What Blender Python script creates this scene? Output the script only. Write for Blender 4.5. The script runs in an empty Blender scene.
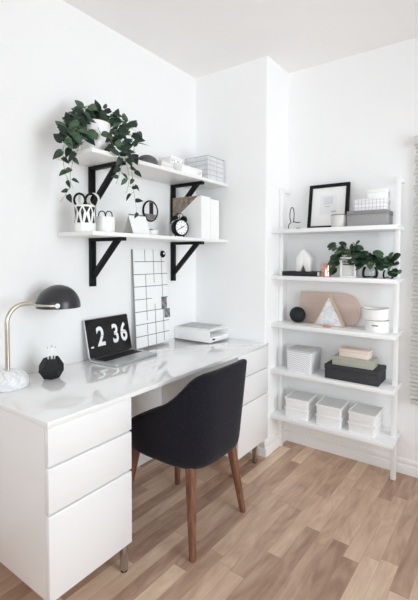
import bpy, bmesh, math, random
from mathutils import Vector, Matrix, noise as mnoise
random.seed(7)
PI = math.pi
scn = bpy.context.scene
C = scn.collection

# ------------------------------------------------------------------ materials
def new_mat(name):
    m = bpy.data.materials.new(name); m.use_nodes = True
    nt = m.node_tree
    return m, nt, nt.nodes['Principled BSDF']

def lin(c):
    return tuple(((x/255)/12.92 if x/255 <= .04045 else ((x/255+.055)/1.055)**2.4) for x in c) + (1,)

def pm(name, rgb, rough=.5, metal=0., spec=.5, var=.04, scale=30., bump=0., bscale=200., coat=0., detail=2.):
    """procedural material: base colour with a soft noise variation and an optional fine bump"""
    m, nt, b = new_mat(name)
    L = nt.links
    b.inputs['Roughness'].default_value = rough
    b.inputs['Metallic'].default_value = metal
    b.inputs['Specular IOR Level'].default_value = spec
    b.inputs['Coat Weight'].default_value = coat
    b.inputs['Coat Roughness'].default_value = .05
    tc = nt.nodes.new('ShaderNodeTexCoord')
    n = nt.nodes.new('ShaderNodeTexNoise'); n.inputs['Scale'].default_value = scale; n.inputs['Detail'].default_value = detail
    L.new(tc.outputs['Object'], n.inputs['Vector'])
    r = nt.nodes.new('ShaderNodeValToRGB')
    c = lin(rgb)
    r.color_ramp.elements[0].color = tuple(max(0, x*(1-var)) for x in c[:3]) + (1,)
    r.color_ramp.elements[1].color = tuple(min(1, x*(1+var)) for x in c[:3]) + (1,)
    r.color_ramp.elements[0].position = .3; r.color_ramp.elements[1].position = .7
    L.new(n.outputs['Fac'], r.inputs['Fac']); L.new(r.outputs['Color'], b.inputs['Base Color'])
    if bump:
        n2 = nt.nodes.new('ShaderNodeTexNoise'); n2.inputs['Scale'].default_value = bscale; n2.inputs['Detail'].default_value = 3
        L.new(tc.outputs['Object'], n2.inputs['Vector'])
        bp = nt.nodes.new('ShaderNodeBump'); bp.inputs['Strength'].default_value = bump; bp.inputs['Distance'].default_value = .002
        L.new(n2.outputs['Fac'], bp.inputs['Height']); L.new(bp.outputs['Normal'], b.inputs['Normal'])
    return m

def mathn(nt, op, a, b=None):
    n = nt.nodes.new('ShaderNodeMath'); n.operation = op
    for i, v in enumerate((a, b)):
        if v is None: continue
        if isinstance(v, (int, float)): n.inputs[i].default_value = v
        else: nt.links.new(v, n.inputs[i])
    return n.outputs[0]

def floor_mat():
    m, nt, b = new_mat('laminate_wood'); L = nt.links
    tc = nt.nodes.new('ShaderNodeTexCoord')
    mp = nt.nodes.new('ShaderNodeMapping'); mp.inputs['Rotation'].default_value = (0, 0, math.radians(1.5))
    L.new(tc.outputs['Object'], mp.inputs['Vector'])
    sp = nt.nodes.new('ShaderNodeSeparateXYZ'); L.new(mp.outputs['Vector'], sp.inputs[0])
    u = mathn(nt, 'DIVIDE', sp.outputs['X'], .07)
    row = mathn(nt, 'FLOOR', u)
    wn = nt.nodes.new('ShaderNodeTexWhiteNoise'); wn.noise_dimensions = '1D'; L.new(row, wn.inputs['W'])
    v = mathn(nt, 'ADD', mathn(nt, 'DIVIDE', sp.outputs['Y'], .56), mathn(nt, 'MULTIPLY', wn.outputs['Value'], 7.3))
    col = mathn(nt, 'FLOOR', v)
    cb = nt.nodes.new('ShaderNodeCombineXYZ'); L.new(row, cb.inputs[0]); L.new(col, cb.inputs[1])
    w2 = nt.nodes.new('ShaderNodeTexWhiteNoise'); w2.noise_dimensions = '3D'; L.new(cb.outputs[0], w2.inputs['Vector'])
    # grain, stretched along the board and shifted per board
    mp2 = nt.nodes.new('ShaderNodeMapping'); mp2.inputs['Scale'].default_value = (26, 2.6, 1)
    av = nt.nodes.new('ShaderNodeVectorMath'); av.operation = 'ADD'
    sc = nt.nodes.new('ShaderNodeVectorMath'); sc.operation = 'SCALE'; sc.inputs['Scale'].default_value = 9.
    L.new(w2.outputs['Color'], sc.inputs[0]); L.new(mp.outputs['Vector'], av.inputs[0]); L.new(sc.outputs[0], av.inputs[1])
    L.new(av.outputs[0], mp2.inputs['Vector'])
    g = nt.nodes.new('ShaderNodeTexNoise'); g.inputs['Scale'].default_value = 1.; g.inputs['Detail'].default_value = 6; g.inputs['Distortion'].default_value = 1.6
    L.new(mp2.outputs['Vector'], g.inputs['Vector'])
    mp3 = nt.nodes.new('ShaderNodeMapping'); mp3.inputs['Scale'].default_value = (9, 2.2, 1)
    L.new(av.outputs[0], mp3.inputs['Vector'])
    g2 = nt.nodes.new('ShaderNodeTexNoise'); g2.inputs['Scale'].default_value = 1.; g2.inputs['Detail'].default_value = 3; g2.inputs['Distortion'].default_value = 2.5
    L.new(mp3.outputs['Vector'], g2.inputs['Vector'])
    f = mathn(nt, 'ADD', mathn(nt, 'MULTIPLY', w2.outputs['Value'], .58),
              mathn(nt, 'ADD', mathn(nt, 'MULTIPLY', g.outputs['Fac'], .42), mathn(nt, 'MULTIPLY', g2.outputs['Fac'], .62)))
    f = mathn(nt, 'SUBTRACT', f, .32)
    r = nt.nodes.new('ShaderNodeValToRGB')
    e = r.color_ramp.elements
    e[0].position = .1; e[0].color = lin(FLOOR_DARK)
    e[1].position = .92; e[1].color = lin(FLOOR_LIGHT)
    k = e.new(.5); k.color = lin(FLOOR_MID)
    L.new(f, r.inputs['Fac'])
    # seams between boards
    fu = mathn(nt, 'ABSOLUTE', mathn(nt, 'SUBTRACT', mathn(nt, 'FRACT', u), .5))
    fv = mathn(nt, 'ABSOLUTE', mathn(nt, 'SUBTRACT', mathn(nt, 'FRACT', v), .5))
    seam = mathn(nt, 'MAXIMUM', mathn(nt, 'GREATER_THAN', fu, .488), mathn(nt, 'GREATER_THAN', fv, .4975))
    mx = nt.nodes.new('ShaderNodeMix'); mx.data_type = 'RGBA'
    L.new(mathn(nt, 'MULTIPLY', seam, .35), mx.inputs['Factor'])
    L.new(r.outputs['Color'], mx.inputs['A']); mx.inputs['B'].default_value = lin((112, 88, 72))
    L.new(mx.outputs['Result'], b.inputs['Base Color'])
    b.inputs['Roughness'].default_value = .42; b.inputs['Specular IOR Level'].default_value = .35
    return m

def fabric_mat(name, rgb, fleck):
    m, nt, b = new_mat(name); L = nt.links
    tc = nt.nodes.new('ShaderNodeTexCoord')
    n = nt.nodes.new('ShaderNodeTexNoise'); n.inputs['Scale'].default_value = 110; n.inputs['Detail'].default_value = 4
    L.new(tc.outputs['Object'], n.inputs['Vector'])
    r = nt.nodes.new('ShaderNodeValToRGB'); e = r.color_ramp.elements
    e[0].position = .35; e[0].color = lin(rgb); e[1].position = .78; e[1].color = lin(fleck)
    k = e.new(.62); k.color = lin(tuple(min(255, c*1.35) for c in rgb))
    L.new(n.outputs['Fac'], r.inputs['Fac']); L.new(r.outputs['Color'], b.inputs['Base Color'])
    b.inputs['Roughness'].default_value = .95; b.inputs['Specular IOR Level'].default_value = .15
    b.inputs['Sheen Weight'].default_value = .12; b.inputs['Sheen Roughness'].default_value = .5
    n2 = nt.nodes.new('ShaderNodeTexNoise'); n2.inputs['Scale'].default_value = 420
    L.new(tc.outputs['Object'], n2.inputs['Vector'])
    bp = nt.nodes.new('ShaderNodeBump'); bp.inputs['Strength'].default_value = .4; bp.inputs['Distance'].default_value = .002
    L.new(n2.outputs['Fac'], bp.inputs['Height']); L.new(bp.outputs['Normal'], b.inputs['Normal'])
    return m

def wood_mat(name, dark, light, scale=(60, 60, 6), rough=.5):
    m, nt, b = new_mat(name); L = nt.links
    tc = nt.nodes.new('ShaderNodeTexCoord')
    mp = nt.nodes.new('ShaderNodeMapping'); mp.inputs['Scale'].default_value = scale
    L.new(tc.outputs['Object'], mp.inputs['Vector'])
    n = nt.nodes.new('ShaderNodeTexNoise'); n.inputs['Scale'].default_value = 1; n.inputs['Detail'].default_value = 5; n.inputs['Distortion'].default_value = 1
    L.new(mp.outputs['Vector'], n.inputs['Vector'])
    r = nt.nodes.new('ShaderNodeValToRGB'); e = r.color_ramp.elements
    e[0].position = .3; e[0].color = lin(dark); e[1].position = .72; e[1].color = lin(light)
    L.new(n.outputs['Fac'], r.inputs['Fac']); L.new(r.outputs['Color'], b.inputs['Base Color'])
    b.inputs['Roughness'].default_value = rough
    return m

def marble_mat(name, base=(240, 240, 240), vein=(176, 178, 184), scale=9):
    m, nt, b = new_mat(name); L = nt.links
    tc = nt.nodes.new('ShaderNodeTexCoord')
    n = nt.nodes.new('ShaderNodeTexNoise'); n.inputs['Scale'].default_value = scale; n.inputs['Detail'].default_value = 6; n.inputs['Distortion'].default_value = 2.2
    L.new(tc.outputs['Object'], n.inputs['Vector'])
    d = mathn(nt, 'ABSOLUTE', mathn(nt, 'SUBTRACT', n.outputs['Fac'], .5))
    r = nt.nodes.new('ShaderNodeValToRGB'); e = r.color_ramp.elements
    e[0].position = 0; e[0].color = lin(vein); e[1].position = .09; e[1].color = lin(base)
    L.new(d, r.inputs['Fac']); L.new(r.outputs['Color'], b.inputs['Base Color'])
    b.inputs['Roughness'].default_value = .25
    return m

def grid_mat(name, base, line, cell, width, axes=('X', 'Z')):
    """printed square grid on the box paper"""
    m, nt, b = new_mat(name); L = nt.links
    tc = nt.nodes.new('ShaderNodeTexCoord'); sp = nt.nodes.new('ShaderNodeSeparateXYZ'); L.new(tc.outputs['Object'], sp.inputs[0])
    outs = []
    for a in ('X', 'Y', 'Z'):
        f = mathn(nt, 'FRACT', mathn(nt, 'ADD', mathn(nt, 'DIVIDE', sp.outputs[a], cell), 10.13))
        outs.append(mathn(nt, 'LESS_THAN', f, width))
    geo = nt.nodes.new('ShaderNodeNewGeometry')
    ns = nt.nodes.new('ShaderNodeSeparateXYZ'); L.new(tc.outputs['Normal'], ns.inputs[0])
    t = None
    for i, a in enumerate(('X', 'Y', 'Z')):
        flat = mathn(nt, 'LESS_THAN', mathn(nt, 'ABSOLUTE', ns.outputs[a]), .7)
        k = mathn(nt, 'MULTIPLY', outs[i], flat)
        t = k if t is None else mathn(nt, 'MAXIMUM', t, k)
    mx = nt.nodes.new('ShaderNodeMix'); mx.data_type = 'RGBA'
    L.new(t, mx.inputs['Factor']); mx.inputs['A'].default_value = lin(base); mx.inputs['B'].default_value = lin(line)
    L.new(mx.outputs['Result'], b.inputs['Base Color']); b.inputs['Roughness'].default_value = .6
    return m

def weave_mat(name, base, dark, scale=70):
    m, nt, b = new_mat(name); L = nt.links
    tc = nt.nodes.new('ShaderNodeTexCoord')
    sp = nt.nodes.new('ShaderNodeSeparateXYZ'); L.new(tc.outputs['Object'], sp.inputs[0])
    h = mathn(nt, 'ADD', sp.outputs['X'], sp.outputs['Y'])
    zig = mathn(nt, 'PINGPONG', h, .011)
    w = mathn(nt, 'ADD', sp.outputs['Z'], mathn(nt, 'MULTIPLY', zig, .8))
    f = mathn(nt, 'FRACT', mathn(nt, 'DIVIDE', w, .0125))
    t = mathn(nt, 'LESS_THAN', f, .42)
    mx = nt.nodes.new('ShaderNodeMix'); mx.data_type = 'RGBA'
    L.new(t, mx.inputs['Factor']); mx.inputs['A'].default_value = lin(base); mx.inputs['B'].default_value = lin(dark)
    L.new(mx.outputs['Result'], b.inputs['Base Color']); b.inputs['Roughness'].default_value = .8
    return m

def leaf_mat(name, dark, mid, light):
    m, nt, b = new_mat(name); L = nt.links
    geo = nt.nodes.new('ShaderNodeNewGeometry')
    tc = nt.nodes.new('ShaderNodeTexCoord')
    n = nt.nodes.new('ShaderNodeTexNoise'); n.inputs['Scale'].default_value = 45; n.inputs['Detail'].default_value = 3
    L.new(tc.outputs['Object'], n.inputs['Vector'])
    f = mathn(nt, 'ADD', mathn(nt, 'MULTIPLY', geo.outputs['Random Per Island'], .65), mathn(nt, 'MULTIPLY', n.outputs['Fac'], .4))
    r = nt.nodes.new('ShaderNodeValToRGB'); e = r.color_ramp.elements
    e[0].position = .15; e[0].color = lin(dark); e[1].position = .95; e[1].color = lin(light)
    k = e.new(.6); k.color = lin(mid)
    L.new(f, r.inputs['Fac']); L.new(r.outputs['Color'], b.inputs['Base Color'])
    b.inputs['Roughness'].default_value = .42; b.inputs['Specular IOR Level'].default_value = .4
    return m

def glass_mat(name, tint=(250, 252, 252)):
    m, nt, b = new_mat(name); L = nt.links
    out = nt.nodes['Material Output']
    tr = nt.nodes.new('ShaderNodeBsdfTransparent'); tr.inputs['Color'].default_value = lin(tint)
    gl = nt.nodes.new('ShaderNodeBsdfGlossy'); gl.inputs['Roughness'].default_value = .04
    fr = nt.nodes.new('ShaderNodeFresnel'); fr.inputs['IOR'].default_value = 1.45
    tc = nt.nodes.new('ShaderNodeTexCoord'); n = nt.nodes.new('ShaderNodeTexNoise'); n.inputs['Scale'].default_value = 8
    bp = nt.nodes.new('ShaderNodeBump'); bp.inputs['Strength'].default_value = .05
    L.new(tc.outputs['Object'], n.inputs['Vector']); L.new(n.outputs['Fac'], bp.inputs['Height']); L.new(bp.outputs['Normal'], gl.inputs['Normal'])
    mx = nt.nodes.new('ShaderNodeMixShader'); L.new(fr.outputs[0], mx.inputs[0]); L.new(tr.outputs[0], mx.inputs[1]); L.new(gl.outputs[0], mx.inputs[2])
    L.new(mx.outputs[0], out.inputs['Surface'])
    return m

FLOOR_DARK, FLOOR_MID, FLOOR_LIGHT = (156, 124, 105), (200, 169, 147), (232, 207, 182)
M = dict(
    wall=pm('wall_paint', (243, 243, 243), .85, spec=.2, var=.008, scale=3, bump=.05, bscale=350),
    ceil=pm('ceiling_paint', (245, 243, 242), .9, spec=.15, var=.008, scale=3, bump=.04, bscale=300),
    trim=pm('trim_paint', (242, 241, 240), .45, var=.01, scale=4),
    floor=floor_mat(),
    gloss=pm('white_gloss_lacquer', (240, 240, 240), .06, spec=.8, var=.006, scale=5, coat=1.),
    lacquer=pm('white_satin_lacquer', (240, 240, 241), .25, spec=.5, var=.006, scale=5),
    carcass=pm('cabinet_side_lacquer', (238, 236, 236), .22, spec=.5, var=.008, scale=4),
    groove=pm('pull_groove', (205, 205, 206), .5, var=.01),
    chrome=pm('brushed_steel', (190, 190, 190), .22, metal=1, var=.02, scale=80),
    white_metal=pm('white_powder_coat', (241, 241, 241), .4, var=.006, scale=20),
    shelf_white=pm('white_melamine_shelf', (238, 238, 237), .35, var=.008, scale=8),
    black_metal=pm('black_powder_coat', (13, 13, 14), .6, spec=.25, var=.12, scale=40),
    chair=fabric_mat('charcoal_felt', (20, 19, 26), (52, 52, 60)),
    chair_in=fabric_mat('charcoal_seat_felt', (30, 31, 37), (56, 57, 64)),
    walnut=wood_mat('walnut_wood', (98, 62, 46), (142, 98, 76)),
    brass=pm('champagne_brass', (206, 198, 182), .3, metal=1, var=.03, scale=60),
    shade=pm('graphite_enamel', (56, 56, 60), .28, metal=.35, spec=.6, var=.05, scale=60),
    shade_in=pm('shade_inner_enamel', (225, 225, 222), .5, var=.02),
    marble=marble_mat('white_marble', (244, 244, 244), (218, 219, 222), 11),
    marble_soft=marble_mat('grey_veined_marble', (234, 234, 235), (212, 214, 219), 9),
    matte_black=pm('matte_black_ceramic', (20, 20, 22), .7, var=.15, scale=60, bump=.2),
    alu=pm('laptop_aluminium', (196, 197, 199), .35, metal=.75, var=.01),
    screen=pm('screen_black', (9, 10, 16), .12, spec=.5, var=.05),
    keys=pm('keyboard_black', (24, 24, 26), .5, var=.1),
    white_paper=pm('white_paper', (244, 244, 243), .8, var=.008, scale=12),
    grey_paper=pm('grey_print_paper', (190, 190, 192), .7, var=.12, scale=14),
    photo=pm('monochrome_photo_print', (120, 120, 122), .5, var=.85, scale=35, detail=4),
    board=pm('memo_board_white', (245, 245, 245), .35, var=.006),
    ink=pm('black_ink', (26, 26, 28), .6, var=.1),
    edge_shade=pm('memo_board_edge_shade', (150, 150, 150), .6, var=.04),  # shaded side of the white board, painted as grey
    plastic=pm('white_plastic', (242, 242, 242), .35, var=.006),
    box_lid=pm('frosted_white_lid', (212, 213, 214), .4, var=.015, scale=40),
    ceramic=pm('white_ceramic', (243, 242, 240), .22, var=.01),
    ceramic_grey=pm('grey_ceramic', (214, 212, 209), .4, var=.03),
    terracotta=pm('brown_rim_glaze', (128, 104, 94), .5, var=.08),
    woven_brown=pm('brown_woven_fabric', (140, 126, 114), .8, var=.6, scale=75, detail=6),
    glazed_white=pm('glazed_white_print', (236, 236, 236), .12, var=.02),
    woven_grey=pm('speckled_grey_print', (128, 124, 122), .4, var=.35, scale=160),
    copper=pm('rose_gold_metal', (226, 174, 160), .16, metal=1, var=.03),
    book_black=pm('black_book_cloth', (26, 26, 28), .6, var=.12, scale=80),
    pages=pm('page_block', (235, 233, 228), .8, var=.05, scale=250),
    art=pm('pale_art_print', (233, 234, 236), .6, var=.05, scale=5),
    artgrey=pm('art_print_grey_tone', (218, 220, 224), .6, var=.05, scale=9),  # pale grey block printed in the art
    grey_cloth=pm('grey_box_cloth', (156, 154, 155), .8, var=.06, scale=160),
    grey_cloth_band=pm('grey_box_band', (138, 136, 137), .8, var=.06, scale=160),
    gridbox=grid_mat('grid_print_paper', (244, 243, 244), (188, 184, 190), .0205, .13),
    pink_box=pm('pale_pink_card', (232, 216, 206), .7, var=.015),
    green_box=pm('sage_card', (176, 176, 164), .75, var=.03),
    black_box=pm('charcoal_card', (52, 52, 55), .75, var=.06, scale=80),
    basket=weave_mat('white_weave', (244, 244, 245), (196, 197, 201)),
    basket_lid=pm('basket_lid_fabric', (206, 206, 208), .85, var=.04, scale=70),
    pink_board=wood_mat('pink_lacquered_wood', (206, 184, 172), (214, 194, 183), (3, 3, 30), .5),
    pale_wood=wood_mat('pale_oak', (178, 158, 140), (206, 188, 170), (50, 50, 50)),
    enamel_grey=pm('grey_enamel_rim', (168, 168, 168), .35, var=.03),
    leaf=leaf_mat('dark_vine_leaf', (18, 32, 24), (34, 54, 40), (88, 116, 86)),
    leaf2=leaf_mat('mid_green_leaf', (28, 46, 34), (52, 78, 56), (104, 130, 100)),
    stem=pm('vine_stem', (112, 132, 92), .6, var=.15, scale=60),
    soil=pm('potting_soil', (52, 42, 36), .95, var=.4, scale=120),
    glass=glass_mat('clear_glass'),
    pane=glass_mat('window_glass', (240, 244, 246)),
    wire=pm('grey_wire', (184, 185, 189), .5, metal=.0, var=.03),
    liner=pm('white_basket_liner', (222, 223, 225), .8, var=.04, scale=25),
    stone=pm('dark_grey_stone', (92, 92, 94), .6, var=.12, scale=90),
    beige_book=pm('pale_beige_book_cloth', (222, 216, 212), .8, var=.02),
    blind=pm('beige_blind_slat', (214, 211, 205), .6, var=.02, scale=30),
)

# ------------------------------------------------------------------ mesh helpers
def bm_new(): return bmesh.new()

def bevel(bm, es, w, seg=2):
    if w > 0: bmesh.ops.bevel(bm, geom=es, offset=w, segments=seg, profile=.5, affect='EDGES')

def box(bm, x0, x1, y0, y1, z0, z1, bev=0, seg=2, mat=None):
    t = bmesh.new()
    bmesh.ops.create_cube(t, size=1)
    for v in t.verts:
        v.co = Vector((x0 + (v.co.x+.5)*(x1-x0), y0 + (v.co.y+.5)*(y1-y0), z0 + (v.co.z+.5)*(z1-z0)))
    bevel(t, t.edges[:], bev, seg)
    merge(bm, t, mat)

def merge(bm, t, mat=None):
    me = bpy.data.meshes.new('tmp')
    if mat is not None: t.transform(mat)
    t.to_mesh(me); t.free(); bm.from_mesh(me); bpy.data.meshes.remove(me)

def lathe(bm, prof, seg=32, c=(0, 0, 0), mat=None, squash=1.):
    """profile of (radius, z) turned round z; radius 0 closes to a point"""
    t = bmesh.new(); rings = []
    for r, z in prof:
        if r <= 1e-6: rings.append([t.verts.new((c[0], c[1], c[2]+z))])
        else: rings.append([t.verts.new((c[0]+r*math.cos(2*PI*i/seg), c[1]+squash*r*math.sin(2*PI*i/seg), c[2]+z)) for i in range(seg)])
    for a, b in zip(rings, rings[1:]):
        for i in range(seg):
            j = (i+1) % seg
            if len(a) == 1 and len(b) == 1: continue
            if len(a) == 1: t.faces.new((a[0], b[i], b[j]))
            elif len(b) == 1: t.faces.new((a[i], a[j], b[0]))
            else: t.faces.new((a[i], a[j], b[j], b[i]))
    bmesh.ops.recalc_face_normals(t, faces=t.faces[:])
    merge(bm, t, mat)

def smooth_pts(pts, n=6):
    P = [Vector(p) for p in pts]
    if len(P) < 3: return P
    out = []
    for i in range(len(P)-1):
        p0, p1, p2, p3 = P[max(i-1, 0)], P[i], P[i+1], P[min(i+2, len(P)-1)]
        for k in range(n):
            t = k/n
            out.append(.5*((2*p1)+(-p0+p2)*t+(2*p0-5*p1+4*p2-p3)*t*t+(-p0+3*p1-3*p2+p3)*t**3))
    out.append(P[-1]); return out

def tube(bm, pts, r, seg=10, r1=None, closed=False):
    P = [Vector(p) for p in pts]; n = len(P); t = bmesh.new(); rings = []
    up = None
    for i, p in enumerate(P):
        d = (P[(i+1) % n]-P[i-1]) if closed else (P[min(i+1, n-1)]-P[max(i-1, 0)])
        d.normalize()
        if up is None: up = d.orthogonal().normalized()
        else:
            up = (up-d*up.dot(d))
            up = up.normalized() if up.length > 1e-6 else d.orthogonal().normalized()
        s = d.cross(up); rr = r if r1 is None else r+(r1-r)*i/(n-1)
        rings.append([t.verts.new(p+up*rr*math.cos(2*PI*k/seg)+s*rr*math.sin(2*PI*k/seg)) for k in range(seg)])
    m = n if closed else n-1
    for i in range(m):
        a, b = rings[i], rings[(i+1) % n]
        for k in range(seg): t.faces.new((a[k], a[(k+1) % seg], b[(k+1) % seg], b[k]))
    if not closed: t.faces.new(rings[0]); t.faces.new(rings[-1])
    bmesh.ops.recalc_face_normals(t, faces=t.faces[:])
    merge(bm, t)

def prism(bm, poly, axis, a0, a1, bev=0, mat=None):
    """extrude a 2-D outline along an axis: for 'x' the outline is (y,z), 'y' -> (x,z), 'z' -> (x,y)"""
    t = bmesh.new()
    def mk(p, a): return {'x': (a, p[0], p[1]), 'y': (p[0], a, p[1]), 'z': (p[0], p[1], a)}[axis]
    A = [t.verts.new(mk(p, a0)) for p in poly]; B = [t.verts.new(mk(p, a1)) for p in poly]
    t.faces.new(A); t.faces.new(B)
    for i in range(len(poly)):
        j = (i+1) % len(poly); t.faces.new((A[i], A[j], B[j], B[i]))
    bmesh.ops.recalc_face_normals(t, faces=t.faces[:])
    bevel(t, t.edges[:], bev)
    merge(bm, t, mat)

def rrect(x0, x1, y0, y1, r, n=6):
    out = []
    for cx, cy, a in ((x1-r, y1-r, 0), (x0+r, y1-r, PI/2), (x0+r, y0+r, PI), (x1-r, y0+r, 1.5*PI)):
        for k in range(n+1): out.append((cx+r*math.cos(a+PI/2*k/n), cy+r*math.sin(a+PI/2*k/n)))
    return out

def obj(name, bm, m, parent=None, loc=None, angle=35, label=None):
    me = bpy.data.meshes.new(name)
    bm.to_mesh(me); bm.free()
    for p in me.polygons: p.use_smooth = True
    me.set_sharp_from_angle(angle=math.radians(angle))
    me.materials.append(M[m])
    o = bpy.data.objects.new(name, me); C.objects.link(o)
    if parent: o.parent = parent
    if loc: o.location = loc
    if label: o['label'] = label
    return o

def thing(name, label, cat, loc=(0, 0, 0), rotz=0, group=None):
    o = bpy.data.objects.new(name, None); C.objects.link(o); o.empty_display_size = .05
    o.location = loc; o.rotation_euler = (0, 0, rotz)
    return tag(o, label, cat, group)

def tag(o, label, cat, group=None):
    o['label'] = label; o['category'] = cat
    if group: o['group'] = group
    return o

def struct(name, bm, m, parent=None):
    o = obj(name, bm, m, parent)
    if parent is None: o['kind'] = 'structure'
    return o

def dup(root, loc, rotz, label, group=None):
    r = root.copy(); C.objects.link(r); r.location = loc; r.rotation_euler = (0, 0, rotz); r['label'] = label
    if group: r['group'] = group
    for ch in list(root.children):
        c = ch.copy(); C.objects.link(c); c.parent = r
        for g in list(ch.children):
            d = g.copy(); C.objects.link(d); d.parent = c
    return r

def bx(name, m, dims, parent=None, bev=.003, **k):
    b = bm_new(); box(b, *dims, bev=bev); return obj(name, b, m, parent, **k)

# ------------------------------------------------------------------ setting
YP, YB, ZC, XP = 1.5925, 1.908, 2.611, .581     # corner block face, back wall, ceiling, corner block side
XR, YF = 3.25, -2.4                             # wall with the big window, wall behind the camera
T = .12
b = bm_new(); box(b, -T, XR+T, YF-T, YB+T, -.1, 0); struct('floor', b, 'floor')
b = bm_new(); box(b, -T, XR+T, YF-T, YB+T, ZC, ZC+.1); struct('ceiling', b, 'ceil')
b = bm_new(); box(b, -T, 0, YF, YB, 0, ZC); struct('wall_left', b, 'wall')
b = bm_new()
t = bmesh.new(); bmesh.ops.create_cube(t, size=1)
for v in t.verts: v.co = Vector(((v.co.x+.5)*XP, YP+(v.co.y+.5)*(YB-YP), (v.co.z+.5)*ZC))
es = [e for e in t.edges if all(v.co.x > .5 and v.co.y < YP+.01 for v in e.verts)]
bevel(t, es, .012, 3); merge(b, t)
struct('wall_corner', b, 'wall')
# back wall with a window opening behind the blind
WX0, WX1, WZ0, WZ1 = 1.43, 2.55, .52, 1.98
b = bm_new()
box(b, 0, WX0, YB, YB+T, 0, ZC); box(b, WX1, XR, YB, YB+T, 0, ZC); box(b, WX0, WX1, YB, YB+T, 0, WZ0); box(b, WX0, WX1, YB, YB+T, WZ1, ZC)
struct('wall_back', b, 'wall')
def window(name, axis, a0, a1, z0, z1, c0, c1):
    w = bpy.data.objects.new(name, None); C.objects.link(w); w['kind'] = 'structure'
    f = .05
    def bb(b, p0, p1, q0, q1):
        if axis == 'x': box(b, p0, p1, c0, c1, q0, q1, .003)
        else: box(b, c0, c1, p0, p1, q0, q1, .003)
    b = bm_new(); mid = (a0+a1)/2
    bb(b, a0, a1, z0, z0+f); bb(b, a0, a1, z1-f, z1); bb(b, a0, a0+f, z0+f, z1-f); bb(b, a1-f, a1, z0+f, z1-f); bb(b, mid-f/2, mid+f/2, z0+f, z1-f)
    obj('window_frame', b, 'trim', w)
    b = bm_new(); cm = (c0+c1)/2
    if axis == 'x': box(b, a0+f, a1-f, cm-.003, cm+.003, z0+f, z1-f)
    else: box(b, cm-.003, cm+.003, a0+f, a1-f, z0+f, z1-f)
    obj('window_pane', b, 'pane', w)
window('window_1', 'x', WX0, WX1, WZ0, WZ1, YB+.03, YB+.08)
# wall on the right with the window the daylight comes from
RY0, RY1, RZ0, RZ1 = -.2, 1.3, .42, 2.3
b = bm_new()
box(b, XR, XR+T, YF, RY0, 0, ZC); box(b, XR, XR+T, RY1, YB, 0, ZC); box(b, XR, XR+T, RY0, RY1, 0, RZ0); box(b, XR, XR+T, RY0, RY1, RZ1, ZC)
struct('wall_right', b, 'wall')
window('window_2', 'y', RY0, RY1, RZ0, RZ1, XR+.04, XR+.09)
# wall behind the camera, with an unseen window added for fill light
FX0, FX1, FZ0, FZ1 = 1.1, 2.9, .8, 2.3
b = bm_new()
box(b, 0, FX0, YF-T, YF, 0, ZC); box(b, FX1, XR, YF-T, YF, 0, ZC); box(b, FX0, FX1, YF-T, YF, 0, FZ0); box(b, FX0, FX1, YF-T, YF, FZ1, ZC)
struct('wall_front', b, 'wall')
window('window_fill', 'x', FX0, FX1, FZ0, FZ1, YF-.09, YF-.04)

def skirting(name, axis, a0, a1, c, s):
    """moulded skirting board: c is the wall plane, s the side it stands out to"""
    prof = [(0, 0), (.016, 0), (.016, .05), (.014, .054), (.0085, .056), (.0085, .062), (.0105, .066), (.0105, .08), (.006, .09), (0, .092)]
    b = bm_new()
    if axis == 'x': prism(b, [(c+s*d, z) for d, z in prof], 'x', a0, a1)
    else: prism(b, [(c+s*d, z) for d, z in prof], 'y', a0, a1)
    return struct(name, b, 'trim')
skirting('baseboard_back', 'x', XP, XR, YB, -1)
skirting('baseboard_corner', 'x', 0.38, XP+.005, YP, -1)
skirting('baseboard_side', 'y', YP-.0165, YB, XP, 1)
skirting('baseboard_left', 'y', YF, 0, 0, 1)
skirting('baseboard_right', 'y', YF, YB, XR, -1)

# ------------------------------------------------------------------ blind on the back wall
bl = thing('window_blind', 'beige slatted blind hanging at the right edge of the back wall', 'blind', (1.99, YB-.03, 2.025))
b = bm_new(); box(b, -.595, .595, -.022, .028, -.05, 0, .004); obj('headrail', b, 'blind', bl)
b = bm_new(); n = 60
for i in range(n):
    z = -.066-i*.0248
    prism(b, [(-.013, z-.010), (-.002, z-.001), (.012, z+.009), (.013, z+.0075), (-.001, z-.003), (-.012, z-.012)], 'x', -.588+.006*math.sin(i*1.9), .588)
obj('slats', b, 'blind', bl)
b = bm_new(); box(b, -.588, .588, -.012, .014, -1.578, -1.553, .003); obj('bottom_rail', b, 'blind', bl)
b = bm_new()
for x in (-.5, 0, .5): tube(b, [(x, -.014, -.05), (x, -.014, -1.555)], .0012, 6)
obj('ladder_cord', b, 'blind', bl)

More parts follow.
